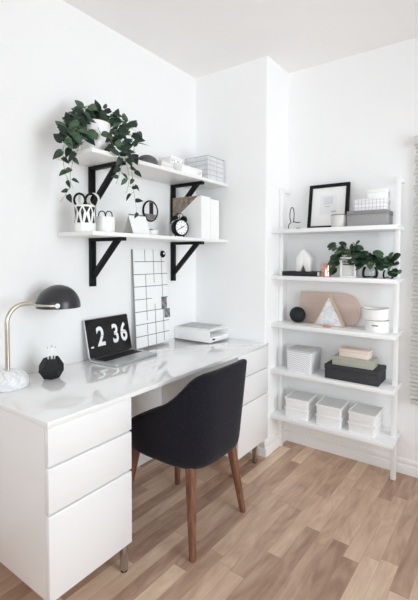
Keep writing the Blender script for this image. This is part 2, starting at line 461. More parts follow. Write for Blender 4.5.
# ------------------------------------------------------------------ desk
D, H, HB = .6035, .76, .1313
YL1, YR0, YR1 = .381, 1.22, YP-.001
b = bm_new(); box(b, .003, D, -.001, YR1, H-.02, H, .002, 2)
tag(obj('desktop', b, 'gloss'), 'long glossy white desktop spanning the two drawer cabinets', 'desktop')
def cabinet(label, y0, y1, loc_y, far):
    w = y1-y0
    c = thing('drawer_cabinet', label, 'cabinet', (.003, loc_y, 0), 0, 'drawer cabinets under the desktop')
    x1 = D-.022-.003
    top = H-.0205
    b = bm_new(); box(b, 0, x1, 0, w, HB, top, .0015); obj('body', b, 'carcass', c)
    for z0, z1 in ((.607, top-.001), (.4415, .597), (HB, .4315)):
        b = bm_new()
        X = x1+.001
        # front with a bevelled finger-pull along its top edge
        prism(b, [(X, z0), (X+.019, z0), (X+.019, z1-.004), (X+.016, z1), (X, z1)], 'y', .001, w-.001, .0008)
        d = obj('drawer', b, 'lacquer', c)
        b = bm_new(); box(b, X, X+.006, .004, w-.004, z1, z1+.0092)
        if z1 < .7: obj('finger_pull', b, 'groove', d)
    for lx in (.05, x1-.0145):
        for ly in (.03, w-far):
            b = bm_new(); box(b, lx-.0125, lx+.0125, ly-.0125, ly+.0125, .004, HB-.0005, .0015)
            l = obj('leg', b, 'chrome', c)
            b = bm_new(); lathe(b, [(0, 0), (.014, 0), (.014, .0045), (0, .0045)], 16, (lx, ly, 0)); obj('glide', b, 'black_metal', l)
    return c
cabinet('white drawer cabinet at the near end of the desk, under the marble lamp', 0, YL1, 0, .0145)
cabinet('white drawer cabinet at the far end of the desk beside the ladder bookcase', YR0, YR1, YR0, .11)

# ------------------------------------------------------------------ chair
ch = thing('desk_chair', 'charcoal felt tub chair with tapered walnut legs tucked under the desk', 'chair', (.545, .79, 0))
def interp(tab, x):
    if x <= tab[0][0]: return tab[0][1]
    for (a, fa), (c, fc) in zip(tab, tab[1:]):
        if x <= c:
            t = (x-a)/(c-a); return fa+(fc-fa)*t
    return tab[-1][1]
TOP = [(-.30, .475), (-.24, .505), (-.12, .565), (.02, .625), (.09, .665), (.145, .705), (.185, .745), (.215, .778), (.24, .80), (.262, .812), (.28, .814)]
def plan(phi, s, z=.4):
    """tub outline round the seat: phi 0 is the middle of the back (+x)"""
    c, sn = math.cos(phi), math.sin(phi)
    e = 2/3.7 if c > 0 else 2/3.
    a = .277 if c > 0 else .315
    return a*math.copysign(abs(c)**e, c)*s, .240*math.copysign(abs(sn)**e, sn)*s*(1.03 if sn > 0 else 1)*(1+max(0, z-.5)*(.32 if sn > 0 else .16))
N = 72
def shell_rings():
    rings = []
    def ring(f):
        rings.append([f(2*PI*i/N) for i in range(N)])
    def tp(phi):
        x, y = plan(phi, 1); return interp(TOP, x)
    lean = lambda z: .90+.10*min(1, max(0, (z-.40)/.40))**.8
    ring(lambda p: (*plan(p, .45), .372))
    ring(lambda p: (*plan(p, .74), .370))
    ring(lambda p: (*plan(p, .84), .376))
    ring(lambda p: (*plan(p, .885), .390))
    ring(lambda p: (*plan(p, .905), .415))
    for k in range(1, 9):
        def f(p, k=k):
            z = .415+(tp(p)-.012-.415)*k/8
            return (*plan(p, lean(z), z), z)
        ring(f)
    ring(lambda p: (*plan(p, lean(tp(p))-.02, tp(p)), tp(p)-.002))
    ring(lambda p: (*plan(p, lean(tp(p))-.065, tp(p)), tp(p)))
    ring(lambda p: (*plan(p, lean(tp(p))-.115, tp(p)), tp(p)-.004))
    for k in range(1, 7):
        def f(p, k=k):
            z0 = tp(p)-.016; z = z0+(.455-z0)*k/6
            return (*plan(p, lean(z)-.14-.02*k/6, z), min(z, z0))
        ring(f)
    return rings
b = bm_new(); R = [[b.verts.new(p) for p in r] for r in shell_rings()]
for r0, r1 in zip(R, R[1:]):
    for i in range(N): b.faces.new((r0[i], r0[(i+1) % N], r1[(i+1) % N], r1[i]))
b.faces.new(R[0]); b.faces.new(R[-1])
bmesh.ops.recalc_face_normals(b, faces=b.faces[:])
obj('shell', b, 'chair', ch, angle=60)
b = bm_new()
prof = [(.5, .456), (.70, .456), (.745, .47), (.755, .485), (.735, .50), (.66, .508), (.4, .512)]
R = [[b.verts.new((*plan(2*PI*i/N, s), z)) for i in range(N)] for s, z in prof]
for r0, r1 in zip(R, R[1:]):
    for i in range(N): b.faces.new((r0[i], r0[(i+1) % N], r1[(i+1) % N], r1[i]))
b.faces.new(R[0]); b.faces.new(R[-1]); bmesh.ops.recalc_face_normals(b, faces=b.faces[:])
obj('seat_cushion', b, 'chair_in', ch, angle=60)
for sx in (1, -1):
    for sy in (-1, 1):
        b = bm_new(); n = 8
        top = Vector((sx*.172, sy*.162, .385)); bot = Vector((sx*.222, sy*.211, 0))
        rings = []
        for k in range(n+1):
            t = k/n; p = top.lerp(bot, t); h = .0215+(.0125-.0215)*t
            rings.append([b.verts.new(p+Vector((x*h, y*h, 0))) for x, y in rrect(-1, 1, -1, 1, .45, 3)])
        m = len(rings[0])
        for r0, r1 in zip(rings, rings[1:]):
            for i in range(m): b.faces.new((r0[i], r0[(i+1) % m], r1[(i+1) % m], r1[i]))
        b.faces.new(rings[0]); b.faces.new(rings[-1]); bmesh.ops.recalc_face_normals(b, faces=b.faces[:])
        obj('leg', b, 'walnut', ch)

# ------------------------------------------------------------------ desk lamp
lp = thing('desk_lamp', 'desk lamp with a black dome shade, brass stem and white marble base', 'lamp', (.12, .12, H))
b = bm_new(); lathe(b, [(0, 0), (.076, 0), (.084, .006), (.086, .02), (.082, .036), (.072, .054), (.055, .066), (.034, .072), (0, .073)], 40)
obj('base', b, 'marble', lp)
b = bm_new()
pts = [(0, 0, .068), (0, 0, .16), (0, 0, .26)] + [(0, .075-.075*math.cos(a), .275+.075*math.sin(a)) for a in [PI/2*k/8 for k in range(9)]] + [(0, .118, .350)]
tube(b, pts, .0098, 14); obj('stem', b, 'brass', lp)
SC = Vector((0, .249, .325)); SR = .101
b = bm_new()
n = 16
prof = [(SR*math.sin(PI/2*k/n), SR*1.0*math.cos(PI/2*k/n)) for k in range(n+1)]
lathe(b, prof+[(SR, -.006), (SR-.003, -.006), (SR-.003, 0)], 48, SC)
sh = obj('shade', b, 'shade', lp)
b = bm_new(); lathe(b, [(  .098*math.sin(PI/2*k/n), .098*math.cos(PI/2*k/n)) for k in range(n+1)], 40, SC+Vector((0, 0, -.001))); obj('shade_lining', b, 'shade_in', sh)
b = bm_new(); lathe(b, [(0, .045), (.02, .04), (.028, .022), (.022, .002), (0, -.006)], 20, SC+Vector((0, 0, .02))); obj('bulb', b, 'ceramic', sh)
b = bm_new()
tube(b, [(0, .115, .350), (0, .128, .342), (0, .135, .335)], .007, 10)
PA = math.radians(-36)
yoke = [SC+Vector(((SR+.007)*math.cos(a), (SR+.007)*math.sin(a), .012)) for a in [PA-PI+PI*k/24 for k in range(25)]]
tube(b, yoke, .0055, 10); obj('yoke', b, 'brass', lp)
for s in (1, -1):
    b = bm_new(); lathe(b, [(0, -.004), (.009, -.004), (.011, 0), (.011, .012), (.008, .016), (0, .017)], 20, mat=Matrix.Translation(SC+Vector((s*(SR+.002)*math.cos(PA), s*(SR+.002)*math.sin(PA), .012))) @ Matrix.Rotation(PA, 4, 'Z') @ Matrix.Rotation(s*PI/2, 4, 'Y'))
    obj('pivot_knob', b, 'ceramic', lp)

# ------------------------------------------------------------------ faceted pencil holder and its pencils
ph = thing('pencil_holder', 'matte black faceted pencil holder standing between lamp and laptop', 'pencil holder', (.15, .308, H), .35)
b = bm_new()
g = (1+5**.5)/2
vs = [(x, y, z) for x in (-1, 1) for y in (-1, 1) for z in (-1, 1)]
vs += [(0, y/g, z*g) for y in (-1, 1) for z in (-1, 1)] + [(x/g, y*g, 0) for x in (-1, 1) for y in (-1, 1)] + [(x*g, 0, z/g) for x in (-1, 1) for z in (-1, 1)]
t = bmesh.new()
for v in vs: t.verts.new(v)
bmesh.ops.convex_hull(t, input=t.verts[:])
bmesh.ops.dissolve_limit(t, angle_limit=.05, verts=t.verts[:], edges=t.edges[:])
ft = max(t.faces, key=lambda f: f.normal.y*.5+f.normal.z)     # tip one face up flat
q = ft.normal.rotation_difference(Vector((0, 0, 1)))
t.transform(q.to_matrix().to_4x4())
s = .0335
zmin = min(v.co.z for v in t.verts)
t.transform(Matrix.Scale(s, 4) @ Matrix.Translation((0, 0, -zmin)))
t.faces.ensure_lookup_table()
ft = max(t.faces, key=lambda f: f.calc_center_median().z)
r = bmesh.ops.inset_region(t, faces=[ft], thickness=.006)
r = bmesh.ops.extrude_face_region(t, geom=[ft])
bmesh.ops.delete(t, geom=[ft], context='FACES_ONLY')
for e in r['geom']:
    if isinstance(e, bmesh.types.BMVert): e.co.z -= .05; e.co.x *= .9; e.co.y *= .9
bmesh.ops.recalc_face_normals(t, faces=t.faces[:])
merge(b, t); obj('body', b, 'matte_black', ph, angle=15)
PT = .1
for i, (dx, dy, tx, ty, top, lab) in enumerate([(-.012, -.013, -.02, -.05, .045, 'leftmost of the white pencils in the black faceted holder'),
                                      (.010, -.004, .02, -.02, .050, 'second from left of the white pencils in the black faceted holder'),
                                      (-.006, .008, .0, .03, .048, 'third from left of the white pencils in the black faceted holder'),
                                      (.006, .018, .03, .07, .044, 'rightmost of the white pencils in the black faceted holder')]):
    pe = thing('pencil', lab, 'pencil', (.15+dx*.6, .308+dy*.6, H+.0468), 0, 'white pencils in the holder')
    d = Vector((tx, ty, 1)).normalized()
    b = bm_new(); tube(b, [d*.0, d*(.046+top)], .0036, 6); bo = obj('barrel', b, 'white_paper', pe)
    b = bm_new(); tube(b, [d*(.046+top), d*(.046+top+.009)], .0034, 8, .0006); obj('tip', b, 'wire', pe)

# ------------------------------------------------------------------ laptop
lt = thing('laptop', 'open silver laptop showing big white clock digits on a black screen', 'laptop', (.06, .587, H), math.radians(3))
LW, LD = .325, .205
b = bm_new(); prism(b, rrect(0, LD, 0, LW, .012), 'z', .001, .013, .0015); obj('base', b, 'alu', lt)
b = bm_new(); box(b, .018, .105, .022, LW-.022, .0128, .0133)
kb = obj('keyboard', b, 'keys', lt)
b = bm_new()
for r_ in range(5):
    for k in range(13):
        x0 = .021+r_*.0165; y0 = .025+k*(LW-.05)/13
        box(b, x0, x0+.014, y0, y0+(LW-.05)/13-.0022, .0133, .0142)
obj('keys', b, 'keys', kb)
b = bm_new(); prism(b, rrect(.120, .193, LW/2-.055, LW/2+.055, .004, 3), 'z', .0128, .0134); obj('trackpad', b, 'alu', lt)
SH, TH = .214, math.radians(12)
lid = Matrix.Translation((.006, 0, .012)) @ Matrix.Rotation(-TH, 4, 'Y')      # local: y width, z height, x towards the viewer
b = bm_new(); prism(b, rrect(0, LW, 0, SH, .01), 'x', -.006, 0, .0012, lid); sc = obj('screen_lid', b, 'alu', lt)
b = bm_new(); prism(b, rrect(.004, LW-.004, .004, SH-.004, .008), 'x', .0002, .0012, 0, lid); obj('display', b, 'screen', sc)
b = bm_new(); tube(b, [lid @ Vector((0, .03, -.001)), lid @ Vector((0, LW-.03, -.001))], .006, 10); obj('hinge', b, 'keys', lt)
def text_mesh(body, size, bold=0., sx=1., ext=.0004):
    cu = bpy.data.curves.new('t', 'FONT'); cu.body = body; cu.size = size; cu.offset = bold; cu.extrude = ext; cu.align_x = 'CENTER'; cu.resolution_u = 6
    o = bpy.data.objects.new('t', cu); C.objects.link(o)
    dg = bpy.context.evaluated_depsgraph_get(); me = bpy.data.meshes.new_from_object(o.evaluated_get(dg))
    t = bmesh.new(); t.from_mesh(me); bpy.data.objects.remove(o); bpy.data.curves.remove(cu); bpy.data.meshes.remove(me)
    t.transform(Matrix.Scale(sx, 4, (1, 0, 0))); return t
# text plane: x -> local y, y -> local z, z -> local x
TXT = Matrix(((0, 0, 1, 0), (1, 0, 0, 0), (0, 1, 0, 0), (0, 0, 0, 1)))
def put_text(b, body, size, cy, cz, bold=0., sx=1., x=.0016):
    t = text_mesh(body, size, bold, sx); merge(b, t, lid @ Matrix.Translation((x, cy, cz)) @ TXT)
b = bm_new()
for ch_, y_, k_ in (('2', .098, .80), ('3', .208, .74), ('6', .273, .74)):
    put_text(b, ch_, .145, y_, .062, .0035, k_)
    obj('digit', b, 'white_paper', sc, label='large white digit %s' % ch_)
    b = bm_new()
box(b, .0012, .0020, .022, .040, .056, .064, mat=lid); obj('morning_mark', b, 'white_paper', sc, label='small white mark left of the digits')
for y0, y1 in ((.052, .14), (.17, .31)):
    b = bm_new(); box(b, .0012, .0021, y0, y1, .1115, .1130, mat=lid); obj('digit_split', b, 'screen', sc)

# ------------------------------------------------------------------ memo board with clip and prints
TB = math.atan2(.030, .6)
mbM = Matrix.Rotation(-TB, 4, 'Y')
mb = thing('memo_board', 'tall white memo board with black grid lines leaning on the wall', 'memo board', (.040, .95, H+.001))
BW, BH = .30, .605
b = bm_new(); box(b, -.006, .006, 0, BW, 0, BH, .001, mat=mbM); obj('panel', b, 'board', mb)
b = bm_new(); lw = .003
def hl(z, y0, y1): box(b, .006, .0067, y0*BW, y1*BW, z*BH-lw/2*1.1, z*BH+lw/2*1.1, mat=mbM)
def vl(y, z0, z1): box(b, .006, .0067, y*BW-lw/2, y*BW+lw/2, z0*BH, z1*BH, mat=mbM)
hl(.875, .02, .93); hl(.745, .0, 1); hl(.62, 0, 1); hl(.49, 0, .48); hl(.49, .78, 1); hl(.365, 0, .93); hl(.235, 0, 1); hl(.115, 0, 1)
vl(.33, .875, 1); vl(.58, .65, 1); vl(.83, .49, 1); vl(.33, .27, .745); vl(.33, .0, .115); vl(.58, .0, .43); vl(.83, .02, .49); vl(.33, .13, .235)
obj('grid_line', b, 'ink', mb)
b = bm_new(); box(b, -.0062, .0058, -.003, -.0002, 0, BH, mat=mbM); obj('edge_shade_strip', b, 'edge_shade', mb)  # grey strip: shade on the board's left side put into its colour
b = bm_new()
mm = Matrix.Translation(mb.location) @ mbM
def on_board(y, z, x=.0069): return mm @ Vector((x, y*BW, z*BH))
cl = thing('bulldog_clip', 'round black clip at the top right of the white memo board', 'clip', on_board(.87, .955))
rx = Matrix.Rotation(PI/2, 4, 'Y')
b = bm_new(); lathe(b, [(0, 0), (.021, 0), (.023, .003), (.021, .008), (.006, .011), (0, .011)], 24, mat=rx); obj('body', b, 'black_metal', cl)
b = bm_new(); lathe(b, [(0, 0), (.007, 0), (.0065, .004), (0, .0042)], 16, mat=Matrix.Translation((.0112, .001, .004)) @ rx); obj('label_dot', b, 'white_paper', cl, label='white dot in the middle of the clip')
for y0, y1, z0, z1, lab in ((.78, .95, .36, .49, 'upper small black and white photo print on the memo board'), (.86, 1.04, .265, .362, 'lower small black and white photo print on the memo board')):
    p = on_board((y0+y1)/2, (z0+z1)/2)
    w_, h_ = (y1-y0)*BW/2, (z1-z0)*BH/2
    b = bm_new(); box(b, 0, .0012, -w_, w_, -h_, h_, mat=Matrix.Rotation(-TB, 4, 'Y')); tag(obj('photo_print', b, 'photo', loc=p), lab, 'photo', 'photo prints on the memo board')

# ------------------------------------------------------------------ paper tray with magazines
tr = thing('paper_tray', 'white desk tray with an open front slot at the far end of the desk', 'tray', (.155, 1.465, H))
X0, X1, Y0, Y1, Z1 = -.148, .148, -.115, .115, .074
b = bm_new()
box(b, X0, X1, Y0, Y1, .001, .006, .001); box(b, X0, X1, Y0, Y0+.005, .006, Z1, .001); box(b, X0, X1, Y1-.005, Y1, .006, Z1, .001); box(b, X0, X0+.005, Y0+.005, Y1-.005, .006, Z1, .001); box(b, X0, X1, Y0, Y1, Z1, Z1+.005, .001)
obj('body', b, 'plastic', tr)
b = bm_new(); box(b, X0+.01, X1-.001, Y0+.008, Y1-.008, .007, .032, .001)
dr = obj('drawer', b, 'plastic', tr)
b = bm_new(); box(b, X1-.001, X1+.004, Y0+.03, Y0+.055, .014, .024, .002); obj('knob', b, 'black_metal', dr, label='small dark pull')
mg = thing('magazine', 'pale grey magazine lying on top of the white desk tray', 'magazine', (.145, 1.46, H+.0795), math.radians(6))
b = bm_new(); box(b, -.125, .125, -.085, .09, 0, .006, .001); obj('pages', b, 'pages', mg)
b = bm_new(); box(b, -.127, .127, -.087, .092, .006, .0075, .0005); obj('cover', b, 'grey_paper', mg)

# ------------------------------------------------------------------ wall shelves
SX, SY0 = .28, .445
def wall_shelf(label, zb):
    s = thing('wall_shelf', label, 'shelf', (.0005, SY0, zb), 0, 'white wall shelves on black brackets')
    b = bm_new(); box(b, 0, SX, 0, YP-.002-SY0, 0, .02, .0015); obj('board', b, 'shelf_white', s)
    for y in (.655, 1.327):
        y -= SY0; w = .0165
        b = bm_new(); box(b, .022, .262, y-w, y+w, -.018, -.0003, .001); br = obj('bracket', b, 'black_metal', s)
        b = bm_new(); box(b, 0, .022, y-w, y+w, -.262, -.0003, .001); obj('upright', b, 'black_metal', br)
        b = bm_new(); prism(b, [(.022, -.222), (.022, -.185), (.19, -.018), (.228, -.018)], 'y', y-.012, y+.012, .0008); obj('brace', b, 'black_metal', br)
    return s
ZL, ZU = 1.42, 1.805
wall_shelf('lower white wall shelf on two black triangular brackets', ZL)
wall_shelf('upper white wall shelf on two black brackets, under the trailing plant', ZU)
ZL += .0202; ZU += .0202

# patterned mug holding scissors
def shell_cup(b, r0, r1, h, th=.004, seg=40, foot=.004):
    lathe(b, [(0, 0), (r0-foot, 0), (r0, foot), (r1, h-.002), (r1-th/2, h), (r1-th, h-.002), (r0-th, foot+th), (0, foot+th)], seg)
mg1 = thing('pencil_mug', 'white mug with a black geometric pattern at the near end of the lower wall shelf', 'mug', (.15, .503, ZL))
b = bm_new(); shell_cup(b, .050, .050, .132); obj('body', b, 'ceramic', mg1)
b = bm_new()
def patch(poly, r=.0506, h=.132):
    """pattern patch wrapped round the mug, poly in (angle, height)"""
    t = bmesh.new(); n = 4
    def pt(a, z): return (r*math.cos(a), r*math.sin(a), z)
    (a0, z0), (a1, z1), (a2, z2) = poly
    g_ = {}
    for i in range(n+1):
        for j in range(n+1-i):
            u, v = i/n, j/n; w = 1-u-v
            g_[i, j] = t.verts.new(pt(a0*w+a1*u+a2*v, z0*w+z1*u+z2*v))
    for i in range(n):
        for j in range(n-i):
            t.faces.new((g_[i, j], g_[i+1, j], g_[i, j+1]))
            if i+j < n-1: t.faces.new((g_[i+1, j], g_[i+1, j+1], g_[i, j+1]))
    merge(b, t)
k = 8
for i in range(k):
    a = 2*PI*i/k+.28; w = 2*PI/k
    patch([(a-w*.36, .122), (a+w*.36, .122), (a, .092)])
    patch([(a+w*.5-w*.20, .098), (a+w*.5+w*.20, .098), (a+w*.5, .118)])
    patch([(a+w*.5-w*.20, .0975), (a+w*.5+w*.20, .0975), (a+w*.5, .048)])
    patch([(a-w*.26, .044), (a+w*.26, .044), (a, .082)])
obj('pattern', b, 'ink', mg1, label='black triangles round the mug')
def scissors(label, loc, rotz, m, r, hr, h, group):
    s = thing('scissors', label, 'scissors', loc, rotz, group)
    b = bm_new()
    for sg in (-1, 1):
        prism(b, [(0, 0), (sg*.006, .02), (sg*.006, h), (0, h)], 'x', -.0012+sg*.0008, .0008+sg*.0008)
    obj('blade', b, 'chrome', s)
    for sg in (-1, 1):
        b = bm_new()
        tube(b, [(0, sg*(r+.001)+r*math.cos(a), h+r*1.15+r*1.25*math.sin(a)) for a in [2*PI*k/20 for k in range(20)]], hr, 8, closed=True)
        obj('handle', b, m, s)
    return s
sc1 = scissors('scissors with big black handles standing in the patterned mug', (.160, .497, ZL+.0085), math.radians(-40), 'black_metal', .0255, .0055, .118, 'scissors in the mugs')
sc2 = scissors('scissors with white handles behind the black pair in the patterned mug', (.140, .534, ZL+.0085), math.radians(-40), 'ceramic', .0235, .0055, .130, 'scissors in the mugs')
cup = thing('pencil_cup', 'plain white cup beside the patterned mug on the lower wall shelf', 'cup', (.15, .63, ZL))
b = bm_new(); shell_cup(b, .047, .049, .085); obj('body', b, 'ceramic', cup)
sc3 = scissors('small scissors with thin dark handles standing in the plain white cup', (.15, .63, ZL+.0085), math.radians(-38), 'black_metal', .0165, .0028, .068, 'scissors in the mugs')
# easel calendar
ca = thing('desk_calendar', 'white easel desk calendar with a dark spiral binding on the lower wall shelf', 'calendar', (.15, .855, ZL), math.radians(-6))
b = bm_new()
prism(b, [(-.055, 0), (-.052, 0), (.0015, .112), (-.0015, .112)], 'y', -.06, .06); obj('back_leg', b, 'ceramic_grey', ca)
b = bm_new(); prism(b, [(.045, 0), (.048, 0), (.002, .112), (-.001, .112)], 'y', -.06, .06); obj('front_page', b, 'white_paper', ca)
b = bm_new()
for i in range(22):
    y = -.056+i*.112/21
    tube(b, [(.004*math.cos(a), y, .112+.0045*math.sin(a)) for a in [2*PI*k/10 for k in range(10)]], .0011, 5, closed=True)
tube(b, [(0, -.058, .1165), (0, .058, .1165)], .0014, 6)
tube(b, [(0, .058, .1165), (.004, .066, .112), (.006, .064, .098)], .0022, 6)
obj('spiral_binding', b, 'ink', ca)
# small dish with a dark stone
di = thing('small_dish', 'small white dish under the round wall mirror', 'dish', (.15, .965, ZL))
b = bm_new(); lathe(b, [(0, 0), (.03, 0), (.044, .02), (.046, .034), (.0435, .034), (.041, .021), (.028, .005), (0, .005)], 32); tag(di, di['label'], 'dish'); obj('bowl', b, 'ceramic', di)
b = bm_new(); lathe(b, [(0, 0), (.026, .001), (.03, .012), (.02, .025), (.007, .030), (0, .031)], 20); st = tag(obj('pebble', b, 'stone', loc=(.15, .965, ZL+.0125)), 'dark grey pebble lying in the small white dish', 'pebble')
# round framed print on the wall
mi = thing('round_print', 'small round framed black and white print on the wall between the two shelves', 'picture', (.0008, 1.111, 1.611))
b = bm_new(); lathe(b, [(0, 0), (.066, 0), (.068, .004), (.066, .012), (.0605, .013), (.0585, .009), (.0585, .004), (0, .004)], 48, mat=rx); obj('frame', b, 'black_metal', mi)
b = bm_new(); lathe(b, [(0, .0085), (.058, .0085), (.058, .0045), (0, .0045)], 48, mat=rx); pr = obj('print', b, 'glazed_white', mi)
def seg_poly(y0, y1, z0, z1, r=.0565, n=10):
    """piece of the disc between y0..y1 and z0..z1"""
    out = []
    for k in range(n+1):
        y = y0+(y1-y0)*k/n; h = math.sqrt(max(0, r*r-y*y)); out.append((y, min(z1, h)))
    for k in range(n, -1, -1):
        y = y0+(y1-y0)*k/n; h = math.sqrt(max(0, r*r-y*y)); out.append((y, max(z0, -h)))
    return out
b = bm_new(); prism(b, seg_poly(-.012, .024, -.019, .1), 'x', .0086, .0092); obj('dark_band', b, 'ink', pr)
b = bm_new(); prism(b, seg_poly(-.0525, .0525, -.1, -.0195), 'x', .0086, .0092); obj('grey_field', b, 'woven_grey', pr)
# twin bell alarm clock
ck = thing('alarm_clock', 'black twin bell alarm clock with a white face on the lower wall shelf', 'clock', (.17, 1.205, ZL), math.radians(-16))
cz = .064
Mx = Matrix.Translation((0, 0, cz)) @ rx
b = bm_new(); lathe(b, [(0, -.026), (.044, -.026), (.052, -.018), (.054, 0), (.054, .022), (.051, .027), (.045, .027), (.044, .022), (0, .022)], 40, mat=Mx); obj('body', b, 'black_metal', ck)
b = bm_new(); lathe(b, [(0, .0235), (.0445, .0235), (.0445, .0222), (0, .0222)], 40, mat=Mx); fc = obj('dial', b, 'white_paper', ck)
b = bm_new()
for i in range(12):
    a = PI/6*i; r0 = .033 if i % 3 else .030
    box(b, .0236, .0243, -.0013, .0013, r0, .0405, mat=Matrix.Translation((0, 0, cz)) @ Matrix.Rotation(a, 4, 'X'))
for a, l, w in ((math.radians(-62), .024, .0022), (math.radians(118), .033, .0016), (math.radians(30), .018, .0008)):
    box(b, .0244, .025, -w, w, -.006, l, mat=Matrix.Translation((0, 0, cz)) @ Matrix.Rotation(a, 4, 'X'))
obj('hands', b, 'ink', fc)
for s in (-1, 1):
    mt = Matrix.Translation((0, s*.03, cz+.050)) @ Matrix.Rotation(-s*.5, 4, 'X')
    b = bm_new(); lathe(b, [(0, .027), (.008, .0255), (.017, .019), (.0225, .009), (.0235, .002), (.0215, .002), (0, .012)], 24, mat=mt); obj('bell', b, 'black_metal', ck)
    b = bm_new(); tube(b, [(0, s*.028, cz-.045), (0, s*.038, .0)], .004, 8, .003); obj('foot', b, 'black_metal', ck)
b = bm_new(); tube(b, [(0, 0, cz+.05), (0, 0, cz+.078)], .002, 8); tube(b, smooth_pts([(0, -.03, cz+.074), (0, -.015, cz+.088), (0, .015, cz+.088), (0, .03, cz+.074)]), .0022, 8); obj('handle', b, 'black_metal', ck)
# magazine files
def mfile(label, y, w, h):
    f = thing('magazine_file', label, 'magazine file', (.026, y, ZL), 0, 'magazine files on the lower wall shelf')
    b = bm_new(); L_ = .25; t_ = .003
    side = [(0, 0), (L_, 0), (L_, h), (L_-.03, h), (0, h*.42)]
    prism(b, side, 'y', 0, t_, .0005); prism(b, side, 'y', w-t_, w, .0005)
    box(b, 0, L_, t_, w-t_, 0, t_); box(b, L_-t_, L_, t_, w-t_, t_, h); box(b, 0, t_, t_, w-t_, t_, h*.42)
    obj('body', b, 'white_paper', f)
    return f
mfile('white magazine file on the lower shelf, the one beside the alarm clock', 1.2935, .098, .268)
mfile('white magazine file on the lower shelf, the one nearest the corner wall', 1.396, .095, .258)
b = bm_new(); box(b, 0, .225, -.0065, .0065, 0, .268, .002); tag(obj('notebook', b, 'woven_brown', loc=(.031, 1.305, ZL+.004)), 'brown woven patterned notebook standing in the white magazine file', 'notebook')
b = bm_new(); box(b, .0, .205, -.022, .022, 0, .25, .003); tag(obj('folder', b, 'stone', loc=(.033, 1.445, ZL+.004)), 'grey folder standing in the magazine file nearest the corner wall', 'folder')

# upper wall shelf
b = bm_new(); lathe(b, [(0, 0), (.054, 0), (.060, .008), (.060, .02)]+[(.060*math.cos(a), .02+.044*math.sin(a)) for a in [PI/2*k/10 for k in range(1, 10)]]+[(0, .064)], 36)
tag(obj('round_speaker', b, 'stone', loc=(.2, .885, ZU)), 'dark grey dome shaped speaker beside the trailing plant on the upper shelf', 'speaker')
def book(label, cat_group, loc, rot, lx, ly, h, cover, name='book'):
    k = thing(name, label, 'book', loc, rot, cat_group)
    b = bm_new(); box(b, -lx/2+.004, lx/2-.004, -ly/2+.001, ly/2-.004, .0025, h-.0025); obj('pages', b, 'pages', k)
    b = bm_new(); box(b, -lx/2, lx/2, -ly/2, ly/2, 0, .0025, .0005); box(b, -lx/2, lx/2, -ly/2, ly/2, h-.0025, h, .0005); box(b, -lx/2, lx/2, -ly/2-.0025, -ly/2, 0, h, .0008); obj('cover', b, cover, k)
    return k
book('pale beige book lying at the bottom of the small pile on the upper shelf', 'books on the upper wall shelf', (.14, 1.035, ZU), 0, .17, .12, .028, 'beige_book')
book('pale beige book lying on top of the small pile on the upper shelf', 'books on the upper wall shelf', (.138, 1.037, ZU+.0282), math.radians(4), .16, .112, .026, 'beige_book')
def letter_box(label, loc, lx, ly, h, marks):
    k = thing('storage_box', label, 'box', loc)
    b = bm_new(); box(b, 0, lx, 0, ly, 0, h-.012, .002); obj('body', b, 'white_paper', k)
    b = bm_new(); box(b, -.0015, lx+.0015, -.0015, ly+.0015, h-.012, h, .002); obj('lid', b, 'white_paper', k)
    b = bm_new()
    for y, z, w, hh in marks: box(b, lx+.0002, lx+.0012, y, y+w, z, z+hh)
    obj('print', b, 'ink', k, label='small dark printed marks')
    return k
rng = random.Random(3)
letter_box('white box with rows of dark marks behind the long white box on the upper shelf', (.06, 1.135, ZU), .10, .125, .118,
           [(.012+.016*i+rng.uniform(-.002, .002), .07+.018*j, .004, .009) for i in range(7) for j in range(2) if (i+j) % 3])
letter_box('long low white box at the front of the upper shelf', (.19, 1.115, ZU), .075, .20, .048,
           [(.155+.009*i, .012+.011*j, .004, .006) for i in range(4) for j in range(2) if (i+j) % 2 == 0])
# wire basket
wb = thing('wire_basket', 'pale grey wire basket at the corner end of the upper wall shelf', 'basket', (.16, 1.488, ZU))
bx0, bx1, by0, by1, bh = -.1, .1, -.098, .098, .158
b = bm_new()
def loopz(z, r=.0018): 
    P_ = [(x, y, z) for x, y in rrect(bx0, bx1, by0, by1, .012, 4)]
    tube(b, P_, r, 6, closed=True)
for z in (.004, .036, .068, .1, .13): loopz(z, .0016)
for i in range(3):
    y = by0+.02+i*(by1-by0-.04)/2
    for x in (bx0, bx1): tube(b, [(x, y, .004), (x, y, bh)], .0007, 5)
for i in range(3):
    x = bx0+.02+i*(bx1-bx0-.04)/2
    for y in (by0, by1): tube(b, [(x, y, .004), (x, y, bh)], .0007, 5)
obj('mesh_wire', b, 'wire', wb)
b = bm_new(); loopz(bh, .0025); obj('rim', b, 'wire', wb)
b = bm_new()
box(b, bx0+.004, bx1-.004, by0+.004, by1-.004, .0025, .006); box(b, bx0+.004, bx0+.007, by0+.004, by1-.004, .006, bh-.006); box(b, bx1-.007, bx1-.004, by0+.004, by1-.004, .006, bh-.006)
box(b, bx0+.007, bx1-.007, by0+.004, by0+.007, .006, bh-.006); box(b, bx0+.007, bx1-.007, by1-.007, by1-.004, .006, bh-.006)
obj('liner', b, 'liner', wb)

